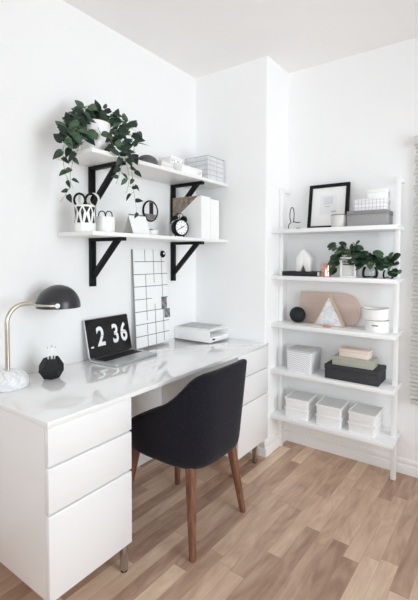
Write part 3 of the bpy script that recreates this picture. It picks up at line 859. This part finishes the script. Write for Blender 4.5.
# ------------------------------------------------------------------ plants
def leaf(bm, base, d, n, L_, W_, droop=.25, heart=True, round_=False):
    """one leaf: folded along its midrib and curved towards the tip"""
    d = Vector(d).normalized(); n = Vector(n); n = (n-d*n.dot(d)); n = n.normalized() if n.length > 1e-4 else d.orthogonal().normalized()
    s = d.cross(n)
    sec = [(-.10, .30), (.0, .78), (.18, 1.0), (.42, .92), (.68, .58), (.88, .22)] if heart else [(0, .25), (.15, .78), (.38, 1.0), (.62, .86), (.84, .45), (.95, .2)]
    if round_: sec = [(-.12, .42), (.0, .80), (.2, 1.0), (.48, 1.0), (.74, .80), (.93, .42)]
    mid, le, ri = [], [], []
    for u, w in sec:
        um = max(u, .0)
        p = base+d*(um*L_)-n*(droop*L_*um*um)
        q = base+d*(u*L_)-n*(droop*L_*um*um)
        h = n*(.16*w*W_*.5)
        mid.append(bm.verts.new(p)); le.append(bm.verts.new(q+s*(w*W_*.5)+h)); ri.append(bm.verts.new(q-s*(w*W_*.5)+h))
    tip = bm.verts.new(base+d*L_-n*(droop*L_))
    for i in range(len(sec)-1):
        if i == 0 and heart:
            bm.faces.new((mid[0], mid[1], le[1], le[0])); bm.faces.new((mid[1], mid[0], ri[0], ri[1]))
            continue
        bm.faces.new((mid[i], mid[i+1], le[i+1], le[i])); bm.faces.new((mid[i+1], mid[i], ri[i], ri[i+1]))
    bm.faces.new((mid[-1], tip, le[-1])); bm.faces.new((tip, mid[-1], ri[-1]))

VINES = [
 ['A', [(0.14, 0.588, 2.004), (0.15, 0.525, 2.039), (0.17, 0.452, 1.985), (0.18, 0.389, 1.897), (0.19, 0.354, 1.796), (0.2, 0.356, 1.705), (0.2, 0.382, 1.645), (0.2, 0.329, 1.566)]],
 ['B', [(0.14, 0.557, 1.986), (0.16, 0.476, 1.975), (0.17, 0.412, 1.877), (0.18, 0.414, 1.783), (0.19, 0.39, 1.684), (0.19, 0.406, 1.64)]],
 ['C', [(0.14, 0.576, 2.001), (0.15, 0.52, 2.062), (0.18, 0.467, 1.992), (0.2, 0.418, 1.919), (0.2, 0.364, 1.86)]],
 ['D', [(0.14, 0.595, 2.016), (0.16, 0.617, 2.069), (0.2, 0.661, 2.048), (0.24, 0.699, 1.984), (0.27, 0.719, 1.892), (0.31, 0.667, 1.765), (0.31, 0.673, 1.681), (0.31, 0.7, 1.543)]],
 ['E', [(0.15, 0.599, 2.015), (0.19, 0.643, 2.015), (0.23, 0.667, 1.938), (0.27, 0.644, 1.846), (0.31, 0.594, 1.752), (0.31, 0.562, 1.67)]],
 ['F', [(0.16, 0.597, 1.993), (0.22, 0.597, 1.922), (0.28, 0.589, 1.842), (0.31, 0.627, 1.777), (0.31, 0.646, 1.702), (0.31, 0.626, 1.63)]],
 ['G', [(0.15, 0.599, 2.025), (0.18, 0.692, 2.045), (0.2, 0.765, 2.009), (0.2, 0.832, 1.993)]],
 ['H', [(0.16, 0.547, 1.98), (0.2, 0.468, 1.899), (0.22, 0.419, 1.833), (0.24, 0.387, 1.773)]],
 ['I', [(0.18, 0.55, 1.981), (0.25, 0.517, 1.907), (0.27, 0.477, 1.861)]],
]
PC = Vector((.14, .575, ZU))
vp = thing('trailing_plant', 'trailing dark green vine in a white pot on the upper wall shelf', 'plant', PC)
b = bm_new(); lathe(b, [(0, 0), (.05, 0), (.058, .004), (.076, .06), (.08, .12), (.076, .165), (.072, .168), (.070, .165), (.073, .12), (.07, .06), (.05, .01), (0, .01)], 40); pt = obj('pot', b, 'ceramic', vp)
b = bm_new(); lathe(b, [(0, .158), (.0715, .150), (.06, .148), (0, .146)], 24); obj('soil', b, 'soil', pt)
bs = bm_new(); bf = bm_new(); rng = random.Random(11)
step = {'A': .024, 'B': .027, 'C': .020, 'D': .021, 'E': .020, 'F': .023, 'G': .03, 'H': .028, 'I': .05}
for name, pts in VINES:
    P_ = [Vector(p)-PC for p in pts]
    P_ = [Vector((0, 0, .15)), Vector((0, 0, .17)).lerp(P_[0], .7)] + P_
    S = smooth_pts(P_, 8)
    tube(bs, S, .0016, 5, .0008)
    acc = 0; total = sum((q-p).length for p, q in zip(S, S[1:])); run = 0; side = 1
    for p, q in zip(S, S[1:]):
        l = (q-p).length; acc += l; run += l; t = run/total
        if run < .05: continue
        tail = (p.z+PC.z) < 1.80
        st_ = step[name]*(1.75 if tail else 1)
        if acc > st_:
            acc = 0; side = -side
            dirv = (q-p).normalized()
            out = Vector((.75, -.55, .45))
            lat = dirv.cross(out).normalized()*side
            reps = 1 if tail or name in 'GHI' else 2
            for k in range(reps):
                d = lat*rng.uniform(.5, 1)+dirv*rng.uniform(.0, .7)+Vector((rng.uniform(-.2, .4), rng.uniform(-.4, .2), rng.uniform(-.7, .25)))
                nn = out+Vector((rng.uniform(-.6, .6), rng.uniform(-.6, .6), rng.uniform(-.4, .6)))
                if k: d = -d+Vector((0, 0, rng.uniform(-.4, .4)))
                L_ = rng.uniform(.044, .066)*(.66 if tail else 1)
                base = p+Vector((rng.uniform(-.01, .012), rng.uniform(-.012, .012), rng.uniform(-.012, .012)))
                dn = d.normalized(); tip0 = base+dn*.012
                tube(bs, [p, tip0], .0009, 4)
                # keep leaves clear of the wall and above the shelf
                if (base+dn*L_).x+PC.x < .03: continue
                e = base+dn*L_+PC; e0 = base+PC
                if e0.x < .285 and SY0-.005 < e0.y and 1.60 < e0.z < ZU+.015: continue
                if e.x < .29 and SY0-.01 < e.y and ZU-.03 < e.z < ZU+.01: continue
                leaf(bf, tip0, dn, nn, L_, L_*rng.uniform(.56, .72), rng.uniform(.05, .35))
obj('vine', bs, 'stem', vp); obj('foliage', bf, 'leaf', vp, angle=50)

# ------------------------------------------------------------------ ladder bookcase
lb = thing('ladder_bookcase', 'white wall mounted ladder bookcase with five shelves against the back wall', 'bookcase', (.965, 1.79, 0))
ST = [1.503, 1.198, .880, .568, .262]
px = (-.368, .367)
for x in px:
    b = bm_new(); box(b, x-.014, x+.014, -.015, .015, .002, 1.79, .002); po = obj('post', b, 'white_metal', lb)
    b = bm_new(); box(b, x-.012, x+.012, .015, YB-1.79-.001, 1.764, 1.788, .002); obj('wall_spacer', b, 'white_metal', po)
for z in ST:
    b = bm_new(); box(b, -.386, .386, -.132, .103, z-.026, z-.0002, .002); obj('shelf', b, 'white_metal', lb)

def open_box(b, x0, x1, y0, y1, z0, z1, t_=.003, bev=.002):
    box(b, x0, x1, y0, y1, z0, z1, bev)

S1, S2, S3, S4, S5 = ST
# --- top shelf
wl = thing('wire_ornament', 'thin black wire loop ornament at the left end of the top bookcase shelf', 'ornament', (.7, 1.745, S1))
b = bm_new()
loop = [(-.035, 0, .002), (-.034, 0, .03), (-.022, 0, .045)] + [(-.010+.015*math.cos(a), 0, .095+.052*math.sin(a)) for a in [-PI*.62-PI*1.75*k/22 for k in range(23)]] + [(.005, .0, .052), (.02, 0, .046), (.048, 0, .046)]
tube(b, loop, .0028, 8); obj('loop', b, 'black_metal', wl)
b = bm_new(); tube(b, [(-.036, 0, .0028), (.02, 0, .0028), (.045, 0, .0028)], .0028, 8); lathe(b, [(0, 0), (.014, 0), (.014, .008), (0, .010)], 16, (.035, 0, .001)); obj('foot', b, 'black_metal', wl)

TF = math.atan2(.045, .295)
fr = thing('picture_frame', 'black framed pale art print leaning at the back of the top bookcase shelf', 'picture frame', (.895, 1.833, S1+.0005))
mf = Matrix.Rotation(-TF, 4, 'X')
w2, fh, fb = .134, .302, .022
b = bm_new(); box(b, -w2, w2, -.008, .010, 0, fb, .0012, mat=mf); box(b, -w2, w2, -.008, .010, fh-fb, fh, .0012, mat=mf); box(b, -w2, -w2+fb, -.008, .010, fb, fh-fb, .0012, mat=mf); box(b, w2-fb, w2, -.008, .010, fb, fh-fb, .0012, mat=mf); obj('frame', b, 'black_metal', fr)
b = bm_new(); box(b, -w2+fb, w2-fb, .000, .004, fb, fh-fb, mat=mf); mt = obj('mat_board', b, 'white_paper', fr)
b = bm_new(); box(b, -.055, .055, -.001, .0, .10, .225, mat=mf); obj('print', b, 'art', mt, label='pale grey abstract print')
b = bm_new(); box(b, -.03, .03, -.0016, -.001, .165, .215, mat=mf); obj('print_block', b, 'artgrey', mt)
b = bm_new(); box(b, -.02, .012, -.0017, -.001, .149, .152, mat=mf); obj('print_line', b, 'grey_cloth', mt)
b = bm_new(); box(b, .02, .055, -.0017, -.001, .115, .119, mat=mf); obj('print_line', b, 'stone', mt)

bo = thing('small_pot', 'small grey white pot with a brown rim in front of the picture frame', 'pot', (1.005, 1.745, S1))
b = bm_new(); lathe(b, [(0, 0), (.040, 0), (.045, .004), (.050, .04), (.050, .074), (.0475, .074), (.047, .04), (.042, .008), (0, .008)], 36); obj('body', b, 'ceramic_grey', bo)
b = bm_new(); lathe(b, [(.0475, .0742), (.0508, .0742), (.0508, .080), (.0475, .080), (.0475, .0742)], 36); obj('rim', b, 'terracotta', bo)
def card_box(label, loc, lx, ly, h, body, lid, lh=.0, name='storage_box', bev=.002, label_plate=False, ov=.002):
    k = thing(name, label, 'box', loc)
    b = bm_new(); box(b, -lx/2, lx/2, -ly/2, ly/2, 0, h-lh, bev); obj('body', b, body, k)
    if lh:
        b = bm_new(); box(b, -lx/2-ov, lx/2+ov, -ly/2-ov, ly/2+ov, h-lh, h, bev); obj('lid', b, lid, k)
    return k
card_box('grey cloth storage box at the right end of the top bookcase shelf', (1.177, 1.785, S1), .222, .17, .092, 'grey_cloth', 'grey_cloth_band', .024)
card_box('white box with a grid print stacked on the grey cloth box', (1.188, 1.79, S1+.0922), .176, .14, .068, 'gridbox', 'gridbox', .022)
card_box('plain small white box on top of the grid print box', (1.222, 1.80, S1+.1604), .105, .10, .058, 'white_paper', 'white_paper', .02)

# --- second shelf
bk = book('black covered book lying under the white house ornament on the second bookcase shelf', None, (.772, 1.755, S2), 0, .24, .14, .030, 'book_black')
ho = thing('house_ornament', 'small white house shaped tealight ornament standing on the black book', 'ornament', (.776, 1.76, S2+.0302))
b = bm_new()
hp = [(-.048, 0), (.048, 0), (.048, .085), (0, .142), (-.048, .085)]
op = [(-.020, .0), (.020, .0), (0, .045)]
prism(b, [(-.048, 0), (-.020, 0), (0, .045), (0, .142), (-.048, .085)], 'y', -.03, .03, .0008)
prism(b, [(.048, 0), (.020, 0), (0, .045), (0, .142), (.048, .085)], 'y', -.03, .03, .0008)
obj('body', b, 'ceramic', ho)
b = bm_new(); prism(b, [(-.019, .0005), (.019, .0005), (0, .043)], 'y', -.01, .029); obj('niche', b, 'terracotta', ho, label='brown pink triangular niche')
cc = thing('candle_holder', 'rose gold metal cup standing between the black book and the leafy plants', 'candle holder', (.927, 1.745, S2))
b = bm_new(); shell_cup(b, .033, .033, .084, .002, 40, .002); obj('cup', b, 'copper', cc)
b = bm_new(); lathe(b, [(0, .005), (.0305, .005), (.0305, .06), (0, .06)], 32); obj('candle', b, 'ceramic', cc)

def bushy(label, loc, potfn, leaves, seed, cat='plant', name='potted_plant'):
    k = thing(name, label, cat, loc, 0, 'leafy plants on the second bookcase shelf')
    potfn(k)
    rng = random.Random(seed); bs, bf = bm_new(), bm_new()
    for p0, p1, r0, n in leaves:                       # clump: root, centre, radius, count
        p0, p1 = Vector(p0), Vector(p1)
        for i in range(n):
            q = p1+Vector((rng.gauss(0, .5)*r0[0], rng.gauss(0, .5)*r0[1], rng.gauss(0, .5)*r0[2]))
            if q.y+loc[1] > YB-.055: q.y = YB-.055-loc[1]
            mid_ = (p0+q)/2+Vector((0, 0, .03))
            tube(bs, smooth_pts([p0, mid_, q], 4), .0011, 5)
            d = (q-p0); d.z *= .3; d = d.normalized()+Vector((rng.uniform(-.5, .5), rng.uniform(-.6, .1), rng.uniform(-.9, .0)))
            nn = Vector((rng.uniform(-.5, .5), -.7+rng.uniform(-.3, .3), .75+rng.uniform(-.4, .3)))
            L_ = rng.uniform(.036, .052)
            e_ = q+d.normalized()*L_
            if e_.z+loc[2] < S2+.006 or e_.y+loc[1] > YB-.01: continue
            leaf(bf, q, d, nn, L_, L_*rng.uniform(.95, 1.12), rng.uniform(.2, .5), round_=True)
    obj('stem', bs, 'stem', k); obj('foliage', bf, 'leaf2', k, angle=50)
    return k
def cube_planter(k):
    s_, h_ = .042, .122; f = .005
    b = bm_new()
    for sx in (-1, 1):
        for sy in (-1, 1): box(b, sx*s_-f, sx*s_+f, sy*s_-f, sy*s_+f, 0, h_, .001)
    for z in (f, h_-f):
        for s in (-1, 1):
            box(b, -s_+f, s_-f, s*s_-f, s*s_+f, z-f, z+f, .001); box(b, s*s_-f, s*s_+f, -s_+f, s_-f, z-f, z+f, .001)
    fr_ = obj('frame', b, 'white_metal', k)
    b = bm_new(); box(b, -s_+f, s_-f, -s_+f, s_-f, .003, .075, .004); p_ = obj('planter', b, 'ceramic_grey', k)
    b = bm_new(); box(b, -s_+f+.004, s_-f-.004, -s_+f+.004, s_-f-.004, .0752, .079, .001); obj('soil', b, 'soil', p_)
def glass_bowl(r, h):
    def f(k):
        b = bm_new(); lathe(b, [(0, 0), (r*.8, 0), (r*.97, h*.15), (r, h*.5), (r*.9, h*.85), (r*.8, h), (r*.77, h), (r*.87, h*.84), (r*.96, h*.5), (r*.93, h*.17), (r*.76, .004), (0, .004)], 32); g_ = obj('glass', b, 'glass', k)
        b = bm_new(); lathe(b, [(0, .0045), (r*.75, .0045), (r*.90, h*.16), (0, h*.2)], 24); obj('soil', b, 'soil', k)
        b = bm_new()
        for i in range(14):
            a = i*2.4; rr = r*.8*math.sqrt((i+.5)/14)
            bmesh.ops.create_icosphere(b, subdivisions=1, radius=r*.17, matrix=Matrix.Translation((rr*math.cos(a), rr*math.sin(a), h*.24)))
        obj('pebbles', b, 'ceramic', k)
    return f
bushy('leafy green plant in a white cube planter in the middle of the second bookcase shelf', (1.075, 1.745, S2), cube_planter,
      [((0, 0, .08), (-.015, -.005, .155), (.052, .04, .036), 30), ((0, 0, .08), (-.075, -.02, .10), (.016, .03, .03), 5), ((0, 0, .08), (-.078, -.02, .05), (.01, .02, .012), 3),
       ((0, 0, .08), (.05, -.03, .115), (.03, .03, .035), 12), ((0, 0, .08), (-.085, 0, .19), (.012, .01, .01), 2), ((0, 0, .08), (.03, -.01, .185), (.02, .02, .01), 3)], 5)
bushy('leafy green plant in a round glass bowl right of the white cube planter', (1.195, 1.735, S2), glass_bowl(.046, .066),
      [((0, 0, .045), (-.02, -.01, .11), (.045, .035, .024), 20), ((0, 0, .045), (.05, -.01, .105), (.04, .03, .03), 18), ((0, 0, .045), (.0, .0, .14), (.04, .02, .012), 7)], 8)
bushy('small leafy plant in a little glass jar right of the round glass bowl', (1.302, 1.705, S2), glass_bowl(.030, .048),
      [((0, 0, .03), (.005, -.015, .10), (.035, .02, .03), 11), ((0, 0, .03), (.028, -.02, .055), (.012, .012, .012), 3)], 14)

# --- third shelf
b = bm_new(); bmesh.ops.create_uvsphere(b, u_segments=32, v_segments=20, radius=.053)
for v in b.verts:
    v.co.z = max(v.co.z, -.0512)
tag(obj('decor_ball', b, 'matte_black', loc=(.712, 1.80, S3+.0515)), 'matte black ball at the left end of the middle bookcase shelf', 'ball')
TPB = .035/.21
pb = thing('serving_board', 'pale pink rounded board leaning behind the marble triangle', 'board', (.905, 1.848, S3+.0005))
mp_ = Matrix.Rotation(-math.atan(TPB), 4, 'X')
b = bm_new(); W_, Hh = .205, .208
pl = [(-W_, .0), (W_-.075, 0)]
for kk in range(1, 9): a = -PI/2+PI/2*kk/8; pl.append((W_-.075+.075*math.cos(a), .075+.075*math.sin(a)))
for kk in range(0, 9): a = PI/2*kk/8; pl.append((W_-.115+.115*math.cos(a), Hh-.115+.115*math.sin(a)))
pl += [(-W_, Hh)]
prism(b, pl, 'y', -.007, .007, .0015, mp_); obj('panel', b, 'pink_board', pb)
tg = thing('triangle_ornament', 'white marble triangle ornament with pale wood edges on the middle bookcase shelf', 'ornament', (.94, 1.785, S3))
A, B_, Cc = Vector((-.098, 0)), Vector((.098, 0)), Vector((.0, .2))
def inset(tri, d):
    out = []
    for i in range(3):
        p, q, r = tri[i-1], tri[i], tri[(i+1) % 3]
        e0, e1 = (q-p).normalized(), (r-q).normalized()
        n0, n1 = Vector((-e0.y, e0.x)), Vector((-e1.y, e1.x))
        bis = (n0+n1); out.append(q+bis*(d/(1+n0.dot(n1))))
    return out
o3 = [A, B_, Cc]; i3 = inset(o3, .006)
b = bm_new(); prism(b, [tuple(p) for p in i3], 'y', -.020, .016, .0005); obj('marble_panel', b, 'marble_soft', tg)
b = bm_new()
for i in range(3):
    j = (i+1) % 3
    prism(b, [tuple(o3[i]), tuple(o3[j]), tuple(i3[j]), tuple(i3[i])], 'y', -.024, .024)
obj('wood_edge', b, 'pale_wood', tg)
cb_ = thing('brass_clip', 'small brass clip lying in front of the marble triangle', 'clip', (.945, 1.715, S3))
b = bm_new(); prism(b, [(-.026, 0), (.026, 0), (.024, .013), (-.024, .013)], 'y', -.010, .010, .002); obj('body', b, 'copper', cb_)
b = bm_new(); tube(b, smooth_pts([(-.018, 0, .012), (-.016, 0, .02), (.016, 0, .02), (.018, 0, .012)]), .002, 6); obj('handle', b, 'brass', cb_)
def round_tin(label, loc, rx_, ry_, h, flare, m='ceramic', dip=0., plate=False):
    k = thing('trinket_tin', label, 'tin', loc, 0, 'white tins on the middle bookcase shelf')
    n = 48; b = bm_new()
    def ring(s, z, dp=0): return [b.verts.new((rx_*s*math.cos(2*PI*i/n), ry_*s*math.sin(2*PI*i/n), z+dp*math.cos(2*PI*i/n)**2)) for i in range(n)]
    R = [ring(.94, 0), ring(1, .004), ring(flare, h-.002, dip), ring(flare-.02, h, dip), ring(flare-.05, h-.002, dip), ring(.93, .012), ring(.5, .006)]
    for r0, r1 in zip(R, R[1:]):
        for i in range(n): b.faces.new((r0[i], r0[(i+1) % n], r1[(i+1) % n], r1[i]))
    b.faces.new(R[0]); b.faces.new(R[-1]); bmesh.ops.recalc_face_normals(b, faces=b.faces[:])
    obj('body', b, m, k)
    b = bm_new(); tube(b, [(rx_*(flare-.005)*math.cos(2*PI*i/n), ry_*(flare-.005)*math.sin(2*PI*i/n), h+dip*math.cos(2*PI*i/n)**2) for i in range(n)], .0018, 6, closed=True); obj('rim', b, 'enamel_grey', k)
    if plate:
        b = bm_new(); box(b, -.014, .02, -ry_*1.02, -ry_*.93, h*.55, h*.55+.006); obj('label_plate', b, 'stone', k)
    return k
round_tin('lower of the two white tins stacked at the right of the middle bookcase shelf', (1.232, 1.765, S3), .066, .062, .068, 1.0, plate=True)
round_tin('upper and wider of the two white tins stacked on the middle bookcase shelf', (1.222, 1.765, S3+.0695), .072, .064, .064, 1.05, dip=.008)

# --- fourth shelf
bkt = thing('woven_basket', 'white woven basket with a soft lid at the left of the fourth bookcase shelf', 'basket', (.766, 1.785, S4))
b = bm_new()
R = []
for z, s in ((0, .95), (.006, .97), (.128, 1.0), (.132, .99)):
    R.append([b.verts.new((x*s, y*s, z)) for x, y in rrect(-.088, .088, -.088, .088, .014, 4)])
for r0, r1 in zip(R, R[1:]):
    for i in range(len(r0)): b.faces.new((r0[i], r0[(i+1) % len(r0)], r1[(i+1) % len(r0)], r1[i]))
b.faces.new(R[0]); b.faces.new(R[-1]); bmesh.ops.recalc_face_normals(b, faces=b.faces[:])
obj('body', b, 'basket', bkt)
b = bm_new(); prism(b, rrect(-.092, .092, -.092, .092, .015, 4), 'z', .1325, .142, .003); obj('lid', b, 'basket_lid', bkt)
card_box('charcoal black storage box at the bottom of the stack on the fourth bookcase shelf', (1.104, 1.782, S4), .318, .19, .088, 'black_box', 'black_box', .026)
card_box('sage grey box between the black and the pink box on the fourth bookcase shelf', (1.107, 1.762, S4+.0882), .24, .12, .052, 'green_box', 'green_box', .018)
card_box('pale pink box on top of the stack on the fourth bookcase shelf', (1.11, 1.765, S4+.1404), .175, .085, .048, 'pink_box', 'pink_box', .016)

# --- bottom shelf: three stacks of two lidded boxes
pbx = thing('lidded_box', 'white lidded box, lower one of the left stack on the bottom shelf', 'box', (.752, 1.785, S5), math.radians(3), 'white lidded boxes on the bottom shelf')
b = bm_new()
R = []
for z, s in ((0, .96), (.004, .975), (.049, .99), (.0492, .9)):
    R.append([b.verts.new((x*s, y*s, z)) for x, y in rrect(-.080, .080, -.096, .096, .012, 4)])
for r0, r1 in zip(R, R[1:]):
    for i in range(len(r0)): b.faces.new((r0[i], r0[(i+1) % len(r0)], r1[(i+1) % len(r0)], r1[i]))
b.faces.new(R[0]); b.faces.new(R[-1]); bmesh.ops.recalc_face_normals(b, faces=b.faces[:])
obj('body', b, 'plastic', pbx)
b = bm_new()
prism(b, rrect(-.082, .082, -.098, .098, .013, 4), 'z', .0495, .0605, .002)
for x0, x1, y0, y1 in ((-.082, .082, -.098, -.090), (-.082, .082, .090, .098), (-.082, -.074, -.090, .090), (.074, .082, -.090, .090)): box(b, x0, x1, y0, y1, .059, .064, .0015)
ld = obj('lid', b, 'plastic', pbx)
b = bm_new(); box(b, -.0735, .0735, -.0895, .0895, .0605, .0615); obj('lid_inlay', b, 'box_lid', ld)
for x, rot, where in ((.752, 3, 'left'), (.966, 2.5, 'middle'), (1.172, -1.5, 'right')):
    for lv in (0, 1):
        lab = 'white lidded box, %s one of the %s stack on the bottom shelf' % (('lower', 'upper')[lv], where)
        if where == 'left' and lv == 0: continue
        dup(pbx, (x, 1.785, S5+lv*.0642), math.radians(rot), lab)

# ------------------------------------------------------------------ light
W = bpy.data.worlds.new('sky'); scn.world = W; W.use_nodes = True
bg = W.node_tree.nodes['Background']; bg.inputs['Color'].default_value = (.97, .985, 1, 1); bg.inputs['Strength'].default_value = 1.2
def area(name, loc, rot, sx, sy, power, col=(1, 1, 1)):
    l = bpy.data.lights.new(name, 'AREA'); l.shape = 'RECTANGLE'; l.size = sx; l.size_y = sy; l.energy = power; l.color = col
    o = bpy.data.objects.new(name, l); C.objects.link(o); o.location = loc; o.rotation_euler = rot; return o
area('daylight_right', (XR+.14, (RY0+RY1)/2, (RZ0+RZ1)/2), (0, PI/2, 0), RZ1-RZ0, RY1-RY0, 64, (.985, .988, .995))
area('fill_light_front', ((FX0+FX1)/2, YF-.14, (FZ0+FZ1)/2), (PI/2, 0, 0), FX1-FX0, FZ1-FZ0, 42, (.975, .985, 1))  # fill light shining in through the added window behind the camera

# ------------------------------------------------------------------ camera
cam = bpy.data.cameras.new('camera'); co = bpy.data.objects.new('camera', cam); C.objects.link(co)
cx, cy, cz_, yaw, pitch, roll, f, sy = 1.8248, -.7731, 1.3161, .6242, -.0358, .0022, 405.58, -27.87
cam.sensor_fit = 'VERTICAL'; cam.sensor_height = 36; cam.sensor_width = 36; cam.lens = f/600*36
cam.shift_y = sy/600; cam.clip_start = .05
fw = Vector((-math.sin(yaw)*math.cos(pitch), math.cos(yaw)*math.cos(pitch), math.sin(pitch)))
rt = Vector((math.cos(yaw), math.sin(yaw), 0)); up = rt.cross(fw)
r2, u2 = math.cos(roll)*rt+math.sin(roll)*up, -math.sin(roll)*rt+math.cos(roll)*up
m3 = Matrix((r2, u2, -fw)).transposed()
co.matrix_world = Matrix.Translation((cx, cy, cz_)) @ m3.to_4x4()
scn.camera = co
vs_ = scn.view_settings
vs_.view_transform = 'Standard'; vs_.look = 'None'; vs_.gamma = 1; vs_.use_curve_mapping = False
vs_.exposure = 0.13
scn.cycles.max_bounces = 16; scn.cycles.diffuse_bounces = 14
